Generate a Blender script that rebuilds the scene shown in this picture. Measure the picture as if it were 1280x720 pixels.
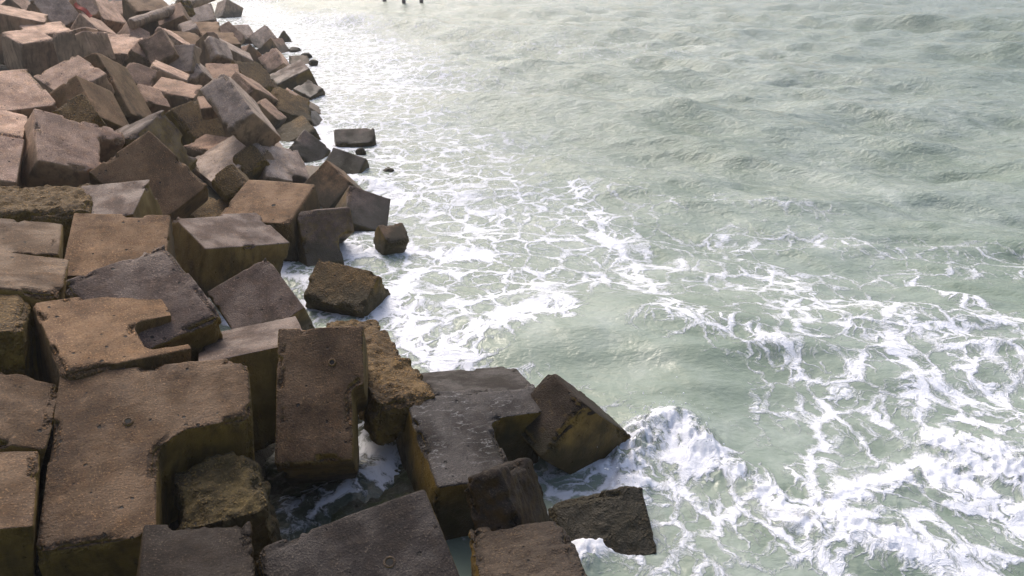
import bpy, bmesh, math, random
import numpy as np
from mathutils import Matrix, Vector

# ------------------------------------------------------------------ scene, camera, light
scene = bpy.context.scene
for o in list(bpy.data.objects):
    bpy.data.objects.remove(o)
C = scene.collection
FOC = 1000.0            # focal length in photograph pixels (1280 wide)
CAM_H = 6.3
PITCH = math.atan(0.425)
cam_d = bpy.data.cameras.new('camera')
cam = bpy.data.objects.new('camera', cam_d)
C.objects.link(cam)
cam.location = (0, 0, CAM_H)
cam.rotation_euler = (math.pi/2 - PITCH, 0, 0)
cam_d.sensor_width = 36.0
cam_d.lens = 36.0*FOC/1280.0
cam_d.clip_start = 0.1
cam_d.clip_end = 3000
scene.camera = cam

SUN_EL, SUN_AZ = math.radians(48), math.radians(-28)     # azimuth from +Y towards +X
world = bpy.data.worlds.new('World')
scene.world = world
world.use_nodes = True
wn = world.node_tree
wn.nodes.clear()
w_out = wn.nodes.new('ShaderNodeOutputWorld')
w_bg = wn.nodes.new('ShaderNodeBackground')
w_sky = wn.nodes.new('ShaderNodeTexSky')
w_sky.sky_type = 'NISHITA'
w_sky.sun_disc = False
w_sky.sun_elevation = SUN_EL
w_sky.sun_rotation = SUN_AZ
w_sky.dust_density = 6.0
w_sky.air_density = 1.0
w_sky.ozone_density = 1.0
w_hs = wn.nodes.new('ShaderNodeHueSaturation')            # overcast: the blue is nearly gone
w_hs.inputs['Saturation'].default_value = 0.92
w_bg.inputs['Strength'].default_value = 0.145
wn.links.new(w_sky.outputs[0], w_hs.inputs['Color'])
wn.links.new(w_hs.outputs[0], w_bg.inputs['Color'])
wn.links.new(w_bg.outputs[0], w_out.inputs['Surface'])

sun_d = bpy.data.lights.new('sun', 'SUN')
sun_d.energy = 0.9
sun_d.angle = math.radians(22)
sun_d.color = (1.0, 0.93, 0.85)
sun = bpy.data.objects.new('sun', sun_d)
C.objects.link(sun)
sdir = Vector((math.sin(SUN_AZ)*math.cos(SUN_EL), math.cos(SUN_AZ)*math.cos(SUN_EL), math.sin(SUN_EL)))
sun.rotation_euler = sdir.to_track_quat('Z', 'Y').to_euler()
sun.location = sdir*60

vs = scene.view_settings
vs.view_transform = 'Standard'
vs.look = 'None'
vs.exposure = 0.72
vs.gamma = 1.0
vs.use_curve_mapping = False

# ------------------------------------------------------------------ helpers
def ground_at(u, v, z=0.0):
    """where the sight line of a photograph pixel meets the level z"""
    cp, sp = math.cos(PITCH), math.sin(PITCH)
    x, y = (u-640)/FOC, (360-v)/FOC
    d = np.array([x, cp+y*sp, -sp+y*cp])
    return np.array([0, 0, CAM_H]) + d*((z-CAM_H)/d[2])

def hash3(ix, iy, iz, seed):
    h = (ix*374761393 + iy*668265263 + iz*2147483647 + seed*974711) & 0xffffffff
    h = ((h ^ (h >> 13))*1274126177) & 0xffffffff
    h = ((h ^ (h >> 15))*2246822519) & 0xffffffff
    return ((h ^ (h >> 16)) & 0xffffff)/float(0xffffff)

def vnoise(p, seed=0):
    """smooth value noise 0..1 at points p (n,3)"""
    i = np.floor(p).astype(np.int64)
    f = p - i
    f = f*f*(3-2*f)
    r = 0
    for dx in (0, 1):
        wx = f[:, 0] if dx else 1-f[:, 0]
        for dy in (0, 1):
            wy = f[:, 1] if dy else 1-f[:, 1]
            for dz in (0, 1):
                wz = f[:, 2] if dz else 1-f[:, 2]
                r = r + wx*wy*wz*hash3(i[:, 0]+dx, i[:, 1]+dy, i[:, 2]+dz, seed)
    return r

def fbm(p, seed=0, octv=4, gain=.5):
    a, s, t = 1.0, 0.0, 0.0
    for k in range(octv):
        s = s + a*vnoise(p*(2.03**k)+k*17.3, seed+k)
        t += a
        a *= gain
    return s/t

def sstep(a, b, x):
    t = np.clip((x-a)/(b-a), 0, 1)
    return t*t*(3-2*t)

def tag(o, label=None, cat=None, group=None, kind=None):
    if label: o['label'] = label
    if cat: o['category'] = cat
    if group: o['group'] = group
    if kind: o['kind'] = kind
    return o

def link(name, me, mat=None, parent=None):
    o = bpy.data.objects.new(name, me)
    C.objects.link(o)
    if mat: me.materials.append(mat)
    if parent: o.parent = parent
    return o

def smooth(me):
    me.polygons.foreach_set('use_smooth', np.ones(len(me.polygons), dtype=bool))

def arr_mesh(name, V, Fc):
    me = bpy.data.meshes.new(name)
    me.from_pydata([tuple(v) for v in V], [], [tuple(f) for f in Fc])
    me.update()
    return me

class NT:
    """small node-building helper"""
    def __init__(self, name):
        self.m = bpy.data.materials.new(name)
        self.m.use_nodes = True
        self.t = self.m.node_tree
        self.t.nodes.clear()
    def n(self, typ, ins=None, **kw):
        nd = self.t.nodes.new('ShaderNode'+typ)
        for k, v in kw.items(): setattr(nd, k, v)
        for k, v in (ins or {}).items():
            if isinstance(v, bpy.types.NodeSocket): self.t.links.new(v, nd.inputs[k])
            else: nd.inputs[k].default_value = v
        return nd
    def math(self, op, a, b=0.0, c=0.0, clamp=False):
        return self.n('Math', {0: a, 1: b, 2: c}, operation=op, use_clamp=clamp).outputs[0]
    def ramp(self, x, a, b, lo=0.0, hi=1.0):
        return self.n('MapRange', {'Value': x, 'From Min': a, 'From Max': b, 'To Min': lo, 'To Max': hi}, interpolation_type='SMOOTHSTEP').outputs[0]
    def mix(self, f, a, b, blend='MIX'):
        nd = self.n('Mix', data_type='RGBA', blend_type=blend)
        for k, v in ((0, f), (6, a), (7, b)):
            if isinstance(v, bpy.types.NodeSocket): self.t.links.new(v, nd.inputs[k])
            else: nd.inputs[k].default_value = v if k == 0 else (*v, 1)
        return nd.outputs[2]
    def noise(self, vec, scale, detail=4, rough=.55, dist=0):
        return self.n('TexNoise', {'Vector': vec, 'Scale': scale, 'Detail': detail, 'Roughness': rough, 'Distortion': dist})
    def vor(self, vec, scale, feature='F1', rnd=1.0):
        return self.n('TexVoronoi', {'Vector': vec, 'Scale': scale, 'Randomness': rnd}, feature=feature)

# ------------------------------------------------------------------ materials
def concrete(name, base, wet=.2, peb=.0, side=(.185, .114, .014), stain=1.0, streak=0.0, moss=0.0, spec=.38):
    """weathered concrete: cement skin, exposed aggregate, pits, ochre algae on the steep faces, a wet tidal band"""
    b = NT(name)
    tc = b.n('TexCoord').outputs['Object']
    oi = b.n('ObjectInfo')
    geo = b.n('NewGeometry')
    vec = b.n('VectorMath', {0: tc, 1: b.n('CombineXYZ', {0: b.math('MULTIPLY', oi.outputs['Random'], 37.0), 1: b.math('MULTIPLY', oi.outputs['Random'], 91.0)}).outputs[0]}, operation='ADD').outputs[0]
    edge = b.n('Attribute', attribute_name='edge').outputs['Fac']
    big = b.noise(vec, 1.7, 5, .6).outputs['Fac']
    med = b.noise(vec, 7.0, 5, .65).outputs['Fac']
    fine = b.noise(vec, 38.0, 4, .7).outputs['Fac']
    # where the cement skin is gone and stones show
    exp = b.math('ADD', b.math('MULTIPLY', edge, 1.6), b.math('ADD', b.math('MULTIPLY', med, .9), peb-.85))
    exp = b.math('ADD', exp, b.math('MULTIPLY', b.ramp(b.noise(vec, 2.3, 5, .65).outputs['Fac'], .54, .68), .45))
    exp = b.ramp(exp, .05, .55)
    wob = b.n('VectorMath', {0: b.noise(vec, 30.0, 2).outputs['Color'], 1: (.035, .035, .035), 2: vec}, operation='MULTIPLY_ADD').outputs[0]
    peb_v = b.vor(wob, 24.0)
    peb_e = b.ramp(peb_v.outputs['Distance'], .10, .60, 1, 0)
    grit = b.noise(vec, 52.0, 3, .6).outputs['Fac']
    patch = b.noise(vec, 3.3, 4, .6).outputs['Fac']
    speck = b.math('MULTIPLY', b.ramp(grit, .57, .66), b.ramp(patch, .38, .62, .35, 1))
    pit_v = b.vor(wob, 9.0)
    pr = b.n('SeparateColor', {0: pit_v.outputs['Color']})
    pit_d = b.math('DIVIDE', pit_v.outputs['Distance'], b.ramp(pr.outputs[0], 0, 1, .35, 1.5))
    pit = b.math('MULTIPLY', b.ramp(pr.outputs[1], .62, .66), b.ramp(pit_d, .07, .15, 1, 0))
    pit2 = b.math('MULTIPLY', b.ramp(b.noise(vec, 23.0, 2, .5).outputs['Fac'], .31, .25), b.ramp(patch, .6, .4))
    pit = b.math('MAXIMUM', pit, pit2)
    # colour
    c1 = tuple(x*.55 for x in base); c2 = tuple(min(1, x*1.4) for x in base)
    col = b.mix(b.ramp(big, .3, .7), c1, c2)
    col = b.mix(b.math('MULTIPLY', b.ramp(med, .42, .72), .5), col, (base[0]*1.2, base[1]*1.02, base[2]*.75))
    col = b.mix(b.math('MULTIPLY', b.ramp(patch, .5, .75), .6), col, (base[0]*.62, base[1]*.56, base[2]*.55))
    col = b.mix(b.math('MULTIPLY', b.ramp(fine, .46, .70), .6), col, tuple(x*.45 for x in base))
    stone_c = b.mix(peb_v.outputs['Color'], tuple(x*.7 for x in base), (min(1, base[0]*2.6), min(1, base[1]*2.3), min(1, base[2]*1.6)))
    stone_c = b.mix(b.math('SUBTRACT', 1.0, peb_e), stone_c, tuple(x*.35 for x in base))
    col = b.mix(b.math('MULTIPLY', exp, .85), col, stone_c)
    col = b.mix(b.math('MULTIPLY', speck, .75), col, (min(1, base[0]*2.4+.03), min(1, base[1]*2.3+.025), min(1, base[2]*2.1+.015)))
    dk = b.ramp(grit, .43, .33)
    col = b.mix(b.math('MULTIPLY', dk, .6), col, tuple(x*.35 for x in base))
    col = b.mix(pit, col, (.012, .01, .008))
    blot = b.ramp(b.noise(vec, 1.15, 7, .68, .4).outputs['Fac'], .50, .60)
    col = b.mix(b.math('MULTIPLY', blot, .55), col, b.mix(1.0, col, (.50, .46, .46), 'MULTIPLY'))
    lite = b.ramp(b.noise(vec, 2.6, 7, .72, .3).outputs['Fac'], .56, .66)
    col = b.mix(b.math('MULTIPLY', lite, .5), col, b.mix(1.0, col, (1.55, 1.5, 1.38), 'MULTIPLY'))
    rv = b.ramp(oi.outputs['Random'], 0, 1, .86, 1.14)
    col = b.mix(1.0, col, b.n('CombineColor', {0: rv, 1: rv, 2: rv}).outputs[0], 'MULTIPLY')
    # ochre algae film on steep faces
    nz = b.n('SeparateXYZ', {0: geo.outputs['Normal']}).outputs[2]
    st = b.math('ADD', nz, b.math('MULTIPLY', b.math('SUBTRACT', med, .5), .7))
    st = b.ramp(st, .22, .66, stain, 0)
    sc = b.mix(b.ramp(big, .35, .65), tuple(x*.55 for x in side), side)
    col = b.mix(b.math('MULTIPLY', st, .9), col, sc)
    rn = b.n('VectorMath', {0: geo.outputs['Position'], 1: (6.0, 6.0, .7)}, operation='MULTIPLY').outputs[0]
    run = b.ramp(b.noise(rn, 1.0, 4, .6).outputs['Fac'], .48, .66)
    col = b.mix(b.math('MULTIPLY', b.math('MULTIPLY', run, st), .6), col, tuple(x*.25 for x in side))
    # tidal band: wet, darker, weedy
    pz = b.n('SeparateXYZ', {0: geo.outputs['Position']}).outputs[2]
    tz = b.math('ADD', pz, b.math('MULTIPLY', b.math('SUBTRACT', big, .5), 1.2))
    tide = b.ramp(tz, .30, .85, 1, 0)
    col = b.mix(b.math('MULTIPLY', tide, .72), col, (.024, .021, .009))
    if moss:
        mm = b.ramp(b.noise(vec, 2.6, 5, .65).outputs['Fac'], .40, .62)
        col = b.mix(b.math('MULTIPLY', mm, moss), col, (.035, .047, .012))
        gm = b.ramp(b.noise(vec, 16.0, 5, .7, .6).outputs['Fac'], .52, .66)
        col = b.mix(b.math('MULTIPLY', gm, .35*moss), col, (.17, .20, .17))
    if streak:
        sv = b.n('VectorMath', {0: vec, 1: (1.0, 3.2, 1)}, operation='MULTIPLY').outputs[0]
        sw = b.noise(sv, 1.5, 5, .6).outputs['Fac']
        ln = b.math('ABSOLUTE', b.math('SUBTRACT', b.math('FRACT', b.math('MULTIPLY', sw, 7.0)), .5))
        sm = b.math('MULTIPLY', b.ramp(ln, .0, .09, 1, 0), b.ramp(b.noise(vec, 2.0, 3).outputs['Fac'], .42, .62))
        col = b.mix(b.math('MULTIPLY', b.math('MULTIPLY', sm, streak), b.ramp(nz, .7, .9)), col, (.42, .42, .42))
    # roughness
    wetm = b.math('ADD', b.math('MULTIPLY', b.ramp(big, .35, .6), wet), b.math('MULTIPLY', tide, .35), clamp=True)
    wetm = b.math('MULTIPLY', wetm, b.ramp(exp, 0, 1, 1, .4))
    rough = b.ramp(wetm, 0, 1, .88, .38)
    # relief
    hgt = b.math('ADD', b.math('MULTIPLY', fine, .35), b.math('MULTIPLY', med, .5))
    hgt = b.math('ADD', hgt, b.math('MULTIPLY', b.math('MULTIPLY', exp, peb_e), .9))
    hgt = b.math('SUBTRACT', hgt, b.math('MULTIPLY', pit, 1.1))
    hgt = b.math('ADD', hgt, b.math('MULTIPLY', b.math('SUBTRACT', grit, .5), .5))
    bump = b.n('Bump', {'Height': hgt, 'Strength': .95, 'Distance': .03})
    p = b.n('BsdfPrincipled', {'Base Color': col, 'Roughness': rough, 'Normal': bump.outputs[0], 'Specular IOR Level': spec})
    out = b.n('OutputMaterial', {'Surface': p.outputs[0]})
    return b.m

MATS = {
    'p': concrete('pale_concrete', (.42, .285, .212), .15, .05, (.36, .235, .13)),
    'y': concrete('grey_concrete', (.325, .255, .21), .2, -.1, (.29, .195, .11)),
    'b': concrete('brown_concrete', (.092, .052, .024), .42, .16),  # wet brown; the base colour also carries shade over the near blocks
    't': concrete('tan_concrete', (.150, .086, .042), .3, .14, (.125, .074, .018)),
    'q': concrete('dry_tan_concrete', (.27, .175, .122), .15, .1, (.21, .135, .062)),
    'g': concrete('pebbly_concrete', (.135, .084, .031), .15, .7),
    'm': concrete('damp_concrete', (.094, .063, .050), .55, -.05),
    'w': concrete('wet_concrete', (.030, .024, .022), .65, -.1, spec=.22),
    'x': concrete('streaked_wet_concrete', (.030, .025, .024), .65, -.1, streak=.4, spec=.28),
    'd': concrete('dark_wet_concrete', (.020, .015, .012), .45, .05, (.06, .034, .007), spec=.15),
    'n': concrete('dark_gold_sided_concrete', (.032, .022, .015), .3, .1, (.30, .185, .045), spec=.2),
    'k': concrete('dark_pebbly_concrete', (.056, .038, .024), .3, .6),
    's': concrete('mossy_concrete', (.085, .092, .082), .7, .3, (.05, .042, .010), moss=.9),
    'o': concrete('olive_pebbly_concrete', (.060, .042, .012), .2, .6, (.05, .036, .006)),
}

# ------------------------------------------------------------------ concrete blocks of the breakwater
def plan(w, d, groove):
    P = [np.array(p) for p in ((-w/2, d/2), (w/2, d/2), (w/2, -d/2), (-w/2, -d/2))]
    out = []
    skip = set()
    for i in range(4):
        a, c = P[i], P[(i+1) % 4]
        e = c-a
        n = np.array((e[1], -e[0])); n = n/np.linalg.norm(n)      # inward (clockwise outline)
        s = (w+d)/2
        if i not in skip: out.append(a)
        if groove and groove[0] == i:
            _, t0, t1, dep, ch = groove
            L = np.linalg.norm(e)
            out.append(a+e*t0)
            out.append(a+e*(t0+ch*.25)+n*(dep-ch)*s)
            out.append(a+e*(t0+ch)+n*dep*s)
            if t1 >= 1:
                out.append(c+n*dep*s)
                skip.add((i+1) % 4)
            else:
                out.append(a+e*(t1-ch)+n*dep*s)
                out.append(a+e*(t1-ch*.25)+n*(dep-ch)*s)
                out.append(a+e*t1)
    return out[::-1]                                               # counter-clockwise

def prism(poly, h, taper=.03):
    n = len(poly)
    V = [(p[0], p[1], 0) for p in poly]+[(p[0]*(1+taper), p[1]*(1+taper), -h) for p in poly]
    Fc = [tuple(range(n)), tuple(range(2*n-1, n-1, -1))]
    for i in range(n):
        j = (i+1) % n
        Fc.append((i, i+n, j+n, j))
    return V, Fc

def weathered(name, V, Fc, vox, seed, chip=1.0, rough=.004, peb=.0, wave=.02):
    """voxel-remesh a hard solid and wear it down: chipped arrises, undulating faces, pebbly relief"""
    me0 = arr_mesh(name, V, Fc)
    o = bpy.data.objects.new('tmp', me0)
    C.objects.link(o)
    md = o.modifiers.new('r', 'REMESH')
    md.mode = 'VOXEL'
    md.voxel_size = vox
    dg = bpy.context.evaluated_depsgraph_get()
    me = bpy.data.meshes.new_from_object(o.evaluated_get(dg))
    bpy.data.objects.remove(o)
    bpy.data.meshes.remove(me0)
    me.name = name
    nv = len(me.vertices)
    p = np.empty(nv*3); me.vertices.foreach_get('co', p); p = p.reshape(-1, 3)
    ed = np.empty(len(me.edges)*2, dtype=np.int32); me.edges.foreach_get('vertices', ed); ed = ed.reshape(-1, 2)
    deg = np.bincount(ed.ravel(), minlength=nv).astype(float)[:, None]
    def lap(q):
        s = np.zeros_like(q)
        for k in range(3):
            s[:, k] = np.bincount(ed[:, 0], q[ed[:, 1], k], nv)+np.bincount(ed[:, 1], q[ed[:, 0], k], nv)
        return s/np.maximum(deg, 1)
    it = int(np.clip((.045/vox)**2*1.1, 1, 5))
    q = p.copy()
    for k in range(it): q = q*.3+lap(q)*.7
    q2 = q.copy()
    for k in range(int(np.clip((.13/vox)**2*1.1, 2, 34))): q2 = q2*.3+lap(q2)*.7
    me.vertices.foreach_set('co', q.ravel()); me.update()
    nrm = np.empty(nv*3); me.vertices.foreach_get('normal', nrm); nrm = nrm.reshape(-1, 3)
    off = np.random.RandomState(seed).rand(3)*50
    dist = np.linalg.norm(q-p, axis=1)
    edge = np.clip(dist/(vox*1.1), 0, 1)
    wide = np.clip(np.linalg.norm(q2-p, axis=1)/.035, 0, 1)
    m = sstep(.42, .68, fbm(p*2.1+off, seed, 3))
    m2 = fbm(p*9+off, seed+5, 3)
    k = (.35+.7*m+1.1*(m2-.5))[:, None]
    r = p+(q-p)*np.clip(k, 0, 1.6)
    # broken arrises: sharp-edged spalls where the noise is high
    ch = sstep(.555, .60, fbm(p*2.4+off*1.7, seed+9, 4)+.07*(chip-1))*sstep(.05, .3, wide)
    r = r+(q2-r)*(ch*np.clip(.9+.9*(m2-.5), 0, 1.3))[:, None]
    r -= nrm*(ch*wide*.035*chip*(.4+1.2*m2))[:, None]
    big = ch
    edge = np.maximum(edge, ch*np.clip(wide*1.5, 0, 1))
    r += nrm*((fbm(p*1.1+off, seed+2, 3)-.5)*wave*2)[:, None]
    r += nrm*((fbm(p*22+off, seed+3, 2)-.5)*rough*2)[:, None]
    if peb > 0:
        r += nrm*((fbm(p*13+off, seed+4, 2)-.5)*peb*2)[:, None]
        if peb > .02:
            r += nrm*((fbm(p*4.5+off, seed+6, 4)-.5)*peb*4)[:, None]
    me.vertices.foreach_set('co', r.ravel())
    at = me.attributes.new('edge', 'FLOAT', 'POINT')
    at.data.foreach_set('value', np.clip(edge*(.45+.9*m+big), 0, 1).astype(np.float32))
    smooth(me)
    me.update()
    return me

BLOCKS = {}
DATA = {
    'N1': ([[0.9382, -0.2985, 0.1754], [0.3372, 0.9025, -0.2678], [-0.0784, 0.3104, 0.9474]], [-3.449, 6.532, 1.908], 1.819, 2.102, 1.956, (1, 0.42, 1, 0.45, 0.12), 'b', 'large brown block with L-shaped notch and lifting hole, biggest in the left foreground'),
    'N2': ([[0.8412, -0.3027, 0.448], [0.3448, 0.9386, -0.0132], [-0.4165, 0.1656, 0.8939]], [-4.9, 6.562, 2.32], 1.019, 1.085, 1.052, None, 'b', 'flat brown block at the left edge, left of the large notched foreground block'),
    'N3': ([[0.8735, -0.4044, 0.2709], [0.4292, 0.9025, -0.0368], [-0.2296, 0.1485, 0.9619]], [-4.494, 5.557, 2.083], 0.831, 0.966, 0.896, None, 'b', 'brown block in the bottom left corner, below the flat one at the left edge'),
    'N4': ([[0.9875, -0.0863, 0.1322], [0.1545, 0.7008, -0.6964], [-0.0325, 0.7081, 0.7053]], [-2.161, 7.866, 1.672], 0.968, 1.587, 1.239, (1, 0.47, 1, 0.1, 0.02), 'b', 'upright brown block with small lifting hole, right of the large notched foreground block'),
    'N5': ([[0.9169, -0.3465, 0.198], [0.3778, 0.9135, -0.151], [-0.1285, 0.2132, 0.9685]], [-0.261, 8.344, 0.862], 1.817, 1.599, 1.705, (1, 0.36, 1, 0.5, 0.08), 'x', 'dark wet block with white water streaks and corner notch, near the breaking wave'),
    'N6': ([[0.5356, 0.6499, -0.5392], [-0.8244, 0.2641, -0.5006], [-0.1829, 0.7127, 0.6772]], [0.412, 8.855, 0.799], 0.87, 0.874, 1.3, None, 'n', 'dark pointed block tilted in the water just beyond the dark streaked block'),
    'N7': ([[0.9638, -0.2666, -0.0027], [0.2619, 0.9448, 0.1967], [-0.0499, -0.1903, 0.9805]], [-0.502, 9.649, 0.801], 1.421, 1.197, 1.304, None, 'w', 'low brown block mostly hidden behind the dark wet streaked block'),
    'N8': ([[0.8874, -0.4415, 0.1326], [0.4366, 0.8973, 0.0658], [-0.1481, -0.0005, 0.989]], [-1.838, 9.679, 1.17], 0.774, 2.543, 0.55, None, 'g', 'rough golden pebbly block wedged between the upright holed block and the dark streaked block'),
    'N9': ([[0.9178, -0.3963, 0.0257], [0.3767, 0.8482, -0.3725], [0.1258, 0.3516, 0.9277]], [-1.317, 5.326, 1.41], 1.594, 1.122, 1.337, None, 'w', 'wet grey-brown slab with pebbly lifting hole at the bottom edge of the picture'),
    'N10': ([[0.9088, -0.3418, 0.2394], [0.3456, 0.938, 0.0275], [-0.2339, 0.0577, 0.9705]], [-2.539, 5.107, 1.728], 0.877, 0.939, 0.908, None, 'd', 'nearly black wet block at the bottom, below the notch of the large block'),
    'N11': ([[0.9781, 0.2079, 0.0], [-0.2079, 0.9781, 0.0], [0.0, 0.0, 1.0]], [-2.016, 8.39, 0.27], 2.3, 2.3, 0.9, None, 's', 'low mossy block awash with running water, behind the bottom-edge slab with lifting hole'),
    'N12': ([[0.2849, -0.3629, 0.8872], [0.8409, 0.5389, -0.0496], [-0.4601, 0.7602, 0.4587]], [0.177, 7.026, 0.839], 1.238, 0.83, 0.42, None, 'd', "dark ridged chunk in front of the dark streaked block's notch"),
    'N13': ([[0.9835, -0.154, -0.0944], [0.0652, 0.7899, -0.6098], [0.1685, 0.5936, 0.7869]], [1.038, 7.514, 0.067], 1.164, 0.808, 1.5, None, 'k', 'rough grey-brown pebbly block washed by the white breaking wave'),
    'N14': ([[0.9824, -0.1715, -0.0734], [0.1746, 0.9839, 0.0374], [0.0658, -0.0495, 0.9966]], [0.126, 5.877, 1.062], 0.961, 1.186, 1.068, None, 'k', 'broken dark pebbly rock-like block at bottom centre, beside the slab with lifting hole'),
    'N15': ([[0.9317, -0.3628, 0.0183], [0.3587, 0.9109, -0.2041], [0.0573, 0.1967, 0.9788]], [-2.865, 6.394, 1.458], 0.826, 0.84, 0.925, None, 'o', 'olive pebbly broken block lying inside the notch of the large foreground block'),
    'N16': ([[0.9228, -0.3689, -0.1109], [0.3816, 0.9147, 0.1332], [0.0523, -0.1652, 0.9849]], [-3.17, 8.684, 1.948], 1.229, 1.179, 1.204, None, 'm', "low grey-brown slab between the upright holed block and the large foreground block's far edge"),
    'R1': ([[0.7716, -0.5913, 0.2345], [0.6287, 0.7649, -0.1403], [-0.0964, 0.2557, 0.9619]], [-4.393, 7.929, 2.484], 1.277, 1.328, 1.303, (1, 0.5, 0.92, 0.33, 0.06), 't', 'tan block with groove in its right edge, directly behind the large foreground block'),
    'R2': ([[0.8951, -0.3939, 0.2087], [0.404, 0.9147, -0.0062], [-0.1884, 0.0898, 0.978]], [-5.55, 7.631, 2.795], 0.79, 0.898, 0.842, None, 'g', 'small rough pebbly block at the left edge beside the tan grooved block'),
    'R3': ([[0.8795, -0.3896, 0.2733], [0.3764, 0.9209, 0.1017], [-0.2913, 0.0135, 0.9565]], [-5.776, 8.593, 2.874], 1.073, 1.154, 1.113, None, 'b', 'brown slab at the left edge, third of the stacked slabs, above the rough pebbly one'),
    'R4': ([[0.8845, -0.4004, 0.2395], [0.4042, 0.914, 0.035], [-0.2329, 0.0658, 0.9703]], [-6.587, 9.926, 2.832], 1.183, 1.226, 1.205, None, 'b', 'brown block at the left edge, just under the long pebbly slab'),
    'R5': ([[0.952, -0.2275, 0.205], [0.2852, 0.9022, -0.3234], [-0.1114, 0.3664, 0.9238]], [-6.061, 11.6, 2.115], 1.423, 1.467, 1.445, None, 't', 'flat tan block facing up, left of the grey block with bright top and ochre sides'),
    'R6': ([[0.7031, -0.6532, 0.281], [0.6997, 0.565, -0.4373], [0.1269, 0.5041, 0.8543]], [-4.288, 8.513, 2.539], 1.268, 1.326, 1.296, None, 'm', 'purplish brown block tilted behind the tan grooved block'),
    'R7': ([[0.7887, -0.6148, 0.0022], [0.4832, 0.6178, -0.6204], [0.3801, 0.4903, 0.7843]], [-4.221, 12.039, 0.974], 1.145, 1.264, 1.203, (2, 0.55, 0.85, 0.15, 0.05), 'm', 'brown damp block pointing up behind the low grey-brown slab'),
    'R8': ([[0.6589, -0.6796, 0.3225], [0.7264, 0.6863, -0.0377], [-0.1957, 0.2591, 0.9458]], [-5.294, 14.382, 1.39], 1.735, 1.306, 1.065, None, 'm', 'grey-topped block with dark ochre sides, centre of the near heap'),
    'R9': ([[0.846, -0.2164, 0.4872], [0.5253, 0.4944, -0.6925], [-0.091, 0.8418, 0.532]], [-3.899, 16.136, 0.608], 1.19, 1.334, 1.19, (1, 0.45, 1, 0.28, 0.05), 'm', 'brown block with dark left side at the water, notch awash in white foam'),
    'R10': ([[0.9879, 0.1544, -0.0156], [-0.1534, 0.9557, -0.2511], [-0.0239, 0.2504, 0.9678]], [-5.275, 16.594, 1.285], 1.616, 1.667, 1.641, None, 't', 'tan block with lifting hole in its top, beyond the grey-topped ochre-sided block'),
    'R11': ([[0.6811, -0.6911, -0.2416], [0.2616, 0.5379, -0.8014], [0.6838, 0.4827, 0.5472]], [-4.928, 20.608, 0.508], 1.021, 1.094, 1.057, None, 't', 'brown block standing on one corner beside the tan block with top lifting hole'),
    'R12': ([[0.8654, 0.0148, 0.5008], [0.2792, 0.8157, -0.5067], [-0.416, 0.5783, 0.7018]], [-3.521, 18.771, 0.407], 1.087, 1.136, 1.111, None, 'm', 'smooth brown block at the water, right of the block standing on one corner'),
    'R13': ([[0.9352, 0.3517, 0.0412], [-0.2351, 0.7037, -0.6705], [-0.2648, 0.6173, 0.7408]], [-5.041, 23.614, 0.348], 1.185, 0.853, 0.914, None, 'w', 'dark wedge-shaped wet block reaching into the foam with the dark stone off its tip'),
    'R14': ([[0.968, -0.2001, 0.1512], [0.2507, 0.7528, -0.6087], [0.008, 0.6271, 0.7789]], [-5.394, 27.391, 0.347], 1.388, 0.728, 1.005, None, 'm', 'brown slab-shaped block lying alone out in the foam'),
    'R15': ([[0.7709, -0.4624, 0.438], [0.6299, 0.6551, -0.4172], [-0.094, 0.5975, 0.7963]], [-2.56, 16.629, 0.541], 0.626, 0.578, 0.566, None, 'b', 'smallest cube-like brown block standing alone in the white water'),
    'R16': ([[0.9432, 0.3138, -0.1097], [-0.3157, 0.7425, -0.5908], [-0.104, 0.5919, 0.7993]], [-3.149, 13.482, 0.634], 1.287, 0.862, 0.801, None, 'g', 'dark pebbly block leaning into the foam beyond the golden pebbly block'),
    'R17': ([[0.5733, -0.7231, 0.3853], [0.7166, 0.2144, -0.6638], [0.3974, 0.6566, 0.641]], [-7.004, 15.082, 2.186], 1.458, 1.582, 0.684, None, 't', 'large tan diamond-shaped block with one corner pointing up, left centre of the heap'),
    'R18': ([[0.992, -0.1211, -0.0359], [0.1087, 0.9632, -0.2459], [0.0644, 0.24, 0.9686]], [-6.771, 12.874, 2.437], 1.139, 1.163, 1.15, None, 'm', 'smooth purplish grey block with olive right side, below the large diamond-shaped block'),
    'R19': ([[0.9061, -0.411, 0.1], [0.4122, 0.911, 0.0098], [-0.0951, 0.0324, 0.9949]], [-7.711, 12.52, 2.563], 1.557, 1.558, 1.558, None, 'g', 'long low rough pebbly slab at the left edge, under the big pale notched block'),
    'R20': ([[0.6808, -0.3274, 0.6552], [0.6227, 0.7297, -0.2824], [-0.3856, 0.6003, 0.7007]], [-8.316, 15.419, 2.777], 1.706, 1.314, 0.915, (1, 0.28, 1, 0.36, 0.04), 'p', 'big pale block with notch on its right side, upper left of the heap'),
    'R21': ([[0.8562, -0.2084, 0.4727], [0.4124, 0.8268, -0.3825], [-0.3111, 0.5225, 0.7939]], [-9.39, 14.103, 2.9], 1.042, 1.157, 1.098, None, 'p', 'pale block cut by the left edge, left of the big pale notched block'),
    'R22': ([[0.8782, -0.3404, 0.3359], [0.3965, 0.911, -0.1133], [-0.2675, 0.2326, 0.9351]], [-9.94, 15.334, 3.278], 1.122, 1.188, 1.155, None, 'p', 'pale flat block at the left edge, just above the one cut by the edge'),
    'R23': ([[0.6317, -0.673, 0.3847], [0.775, 0.5588, -0.2951], [-0.0163, 0.4845, 0.8746]], [-10.733, 17.458, 3.5], 1.312, 1.371, 1.341, None, 'p', 'large pinkish pale block sloping up to the left edge, behind the big notched block'),
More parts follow.
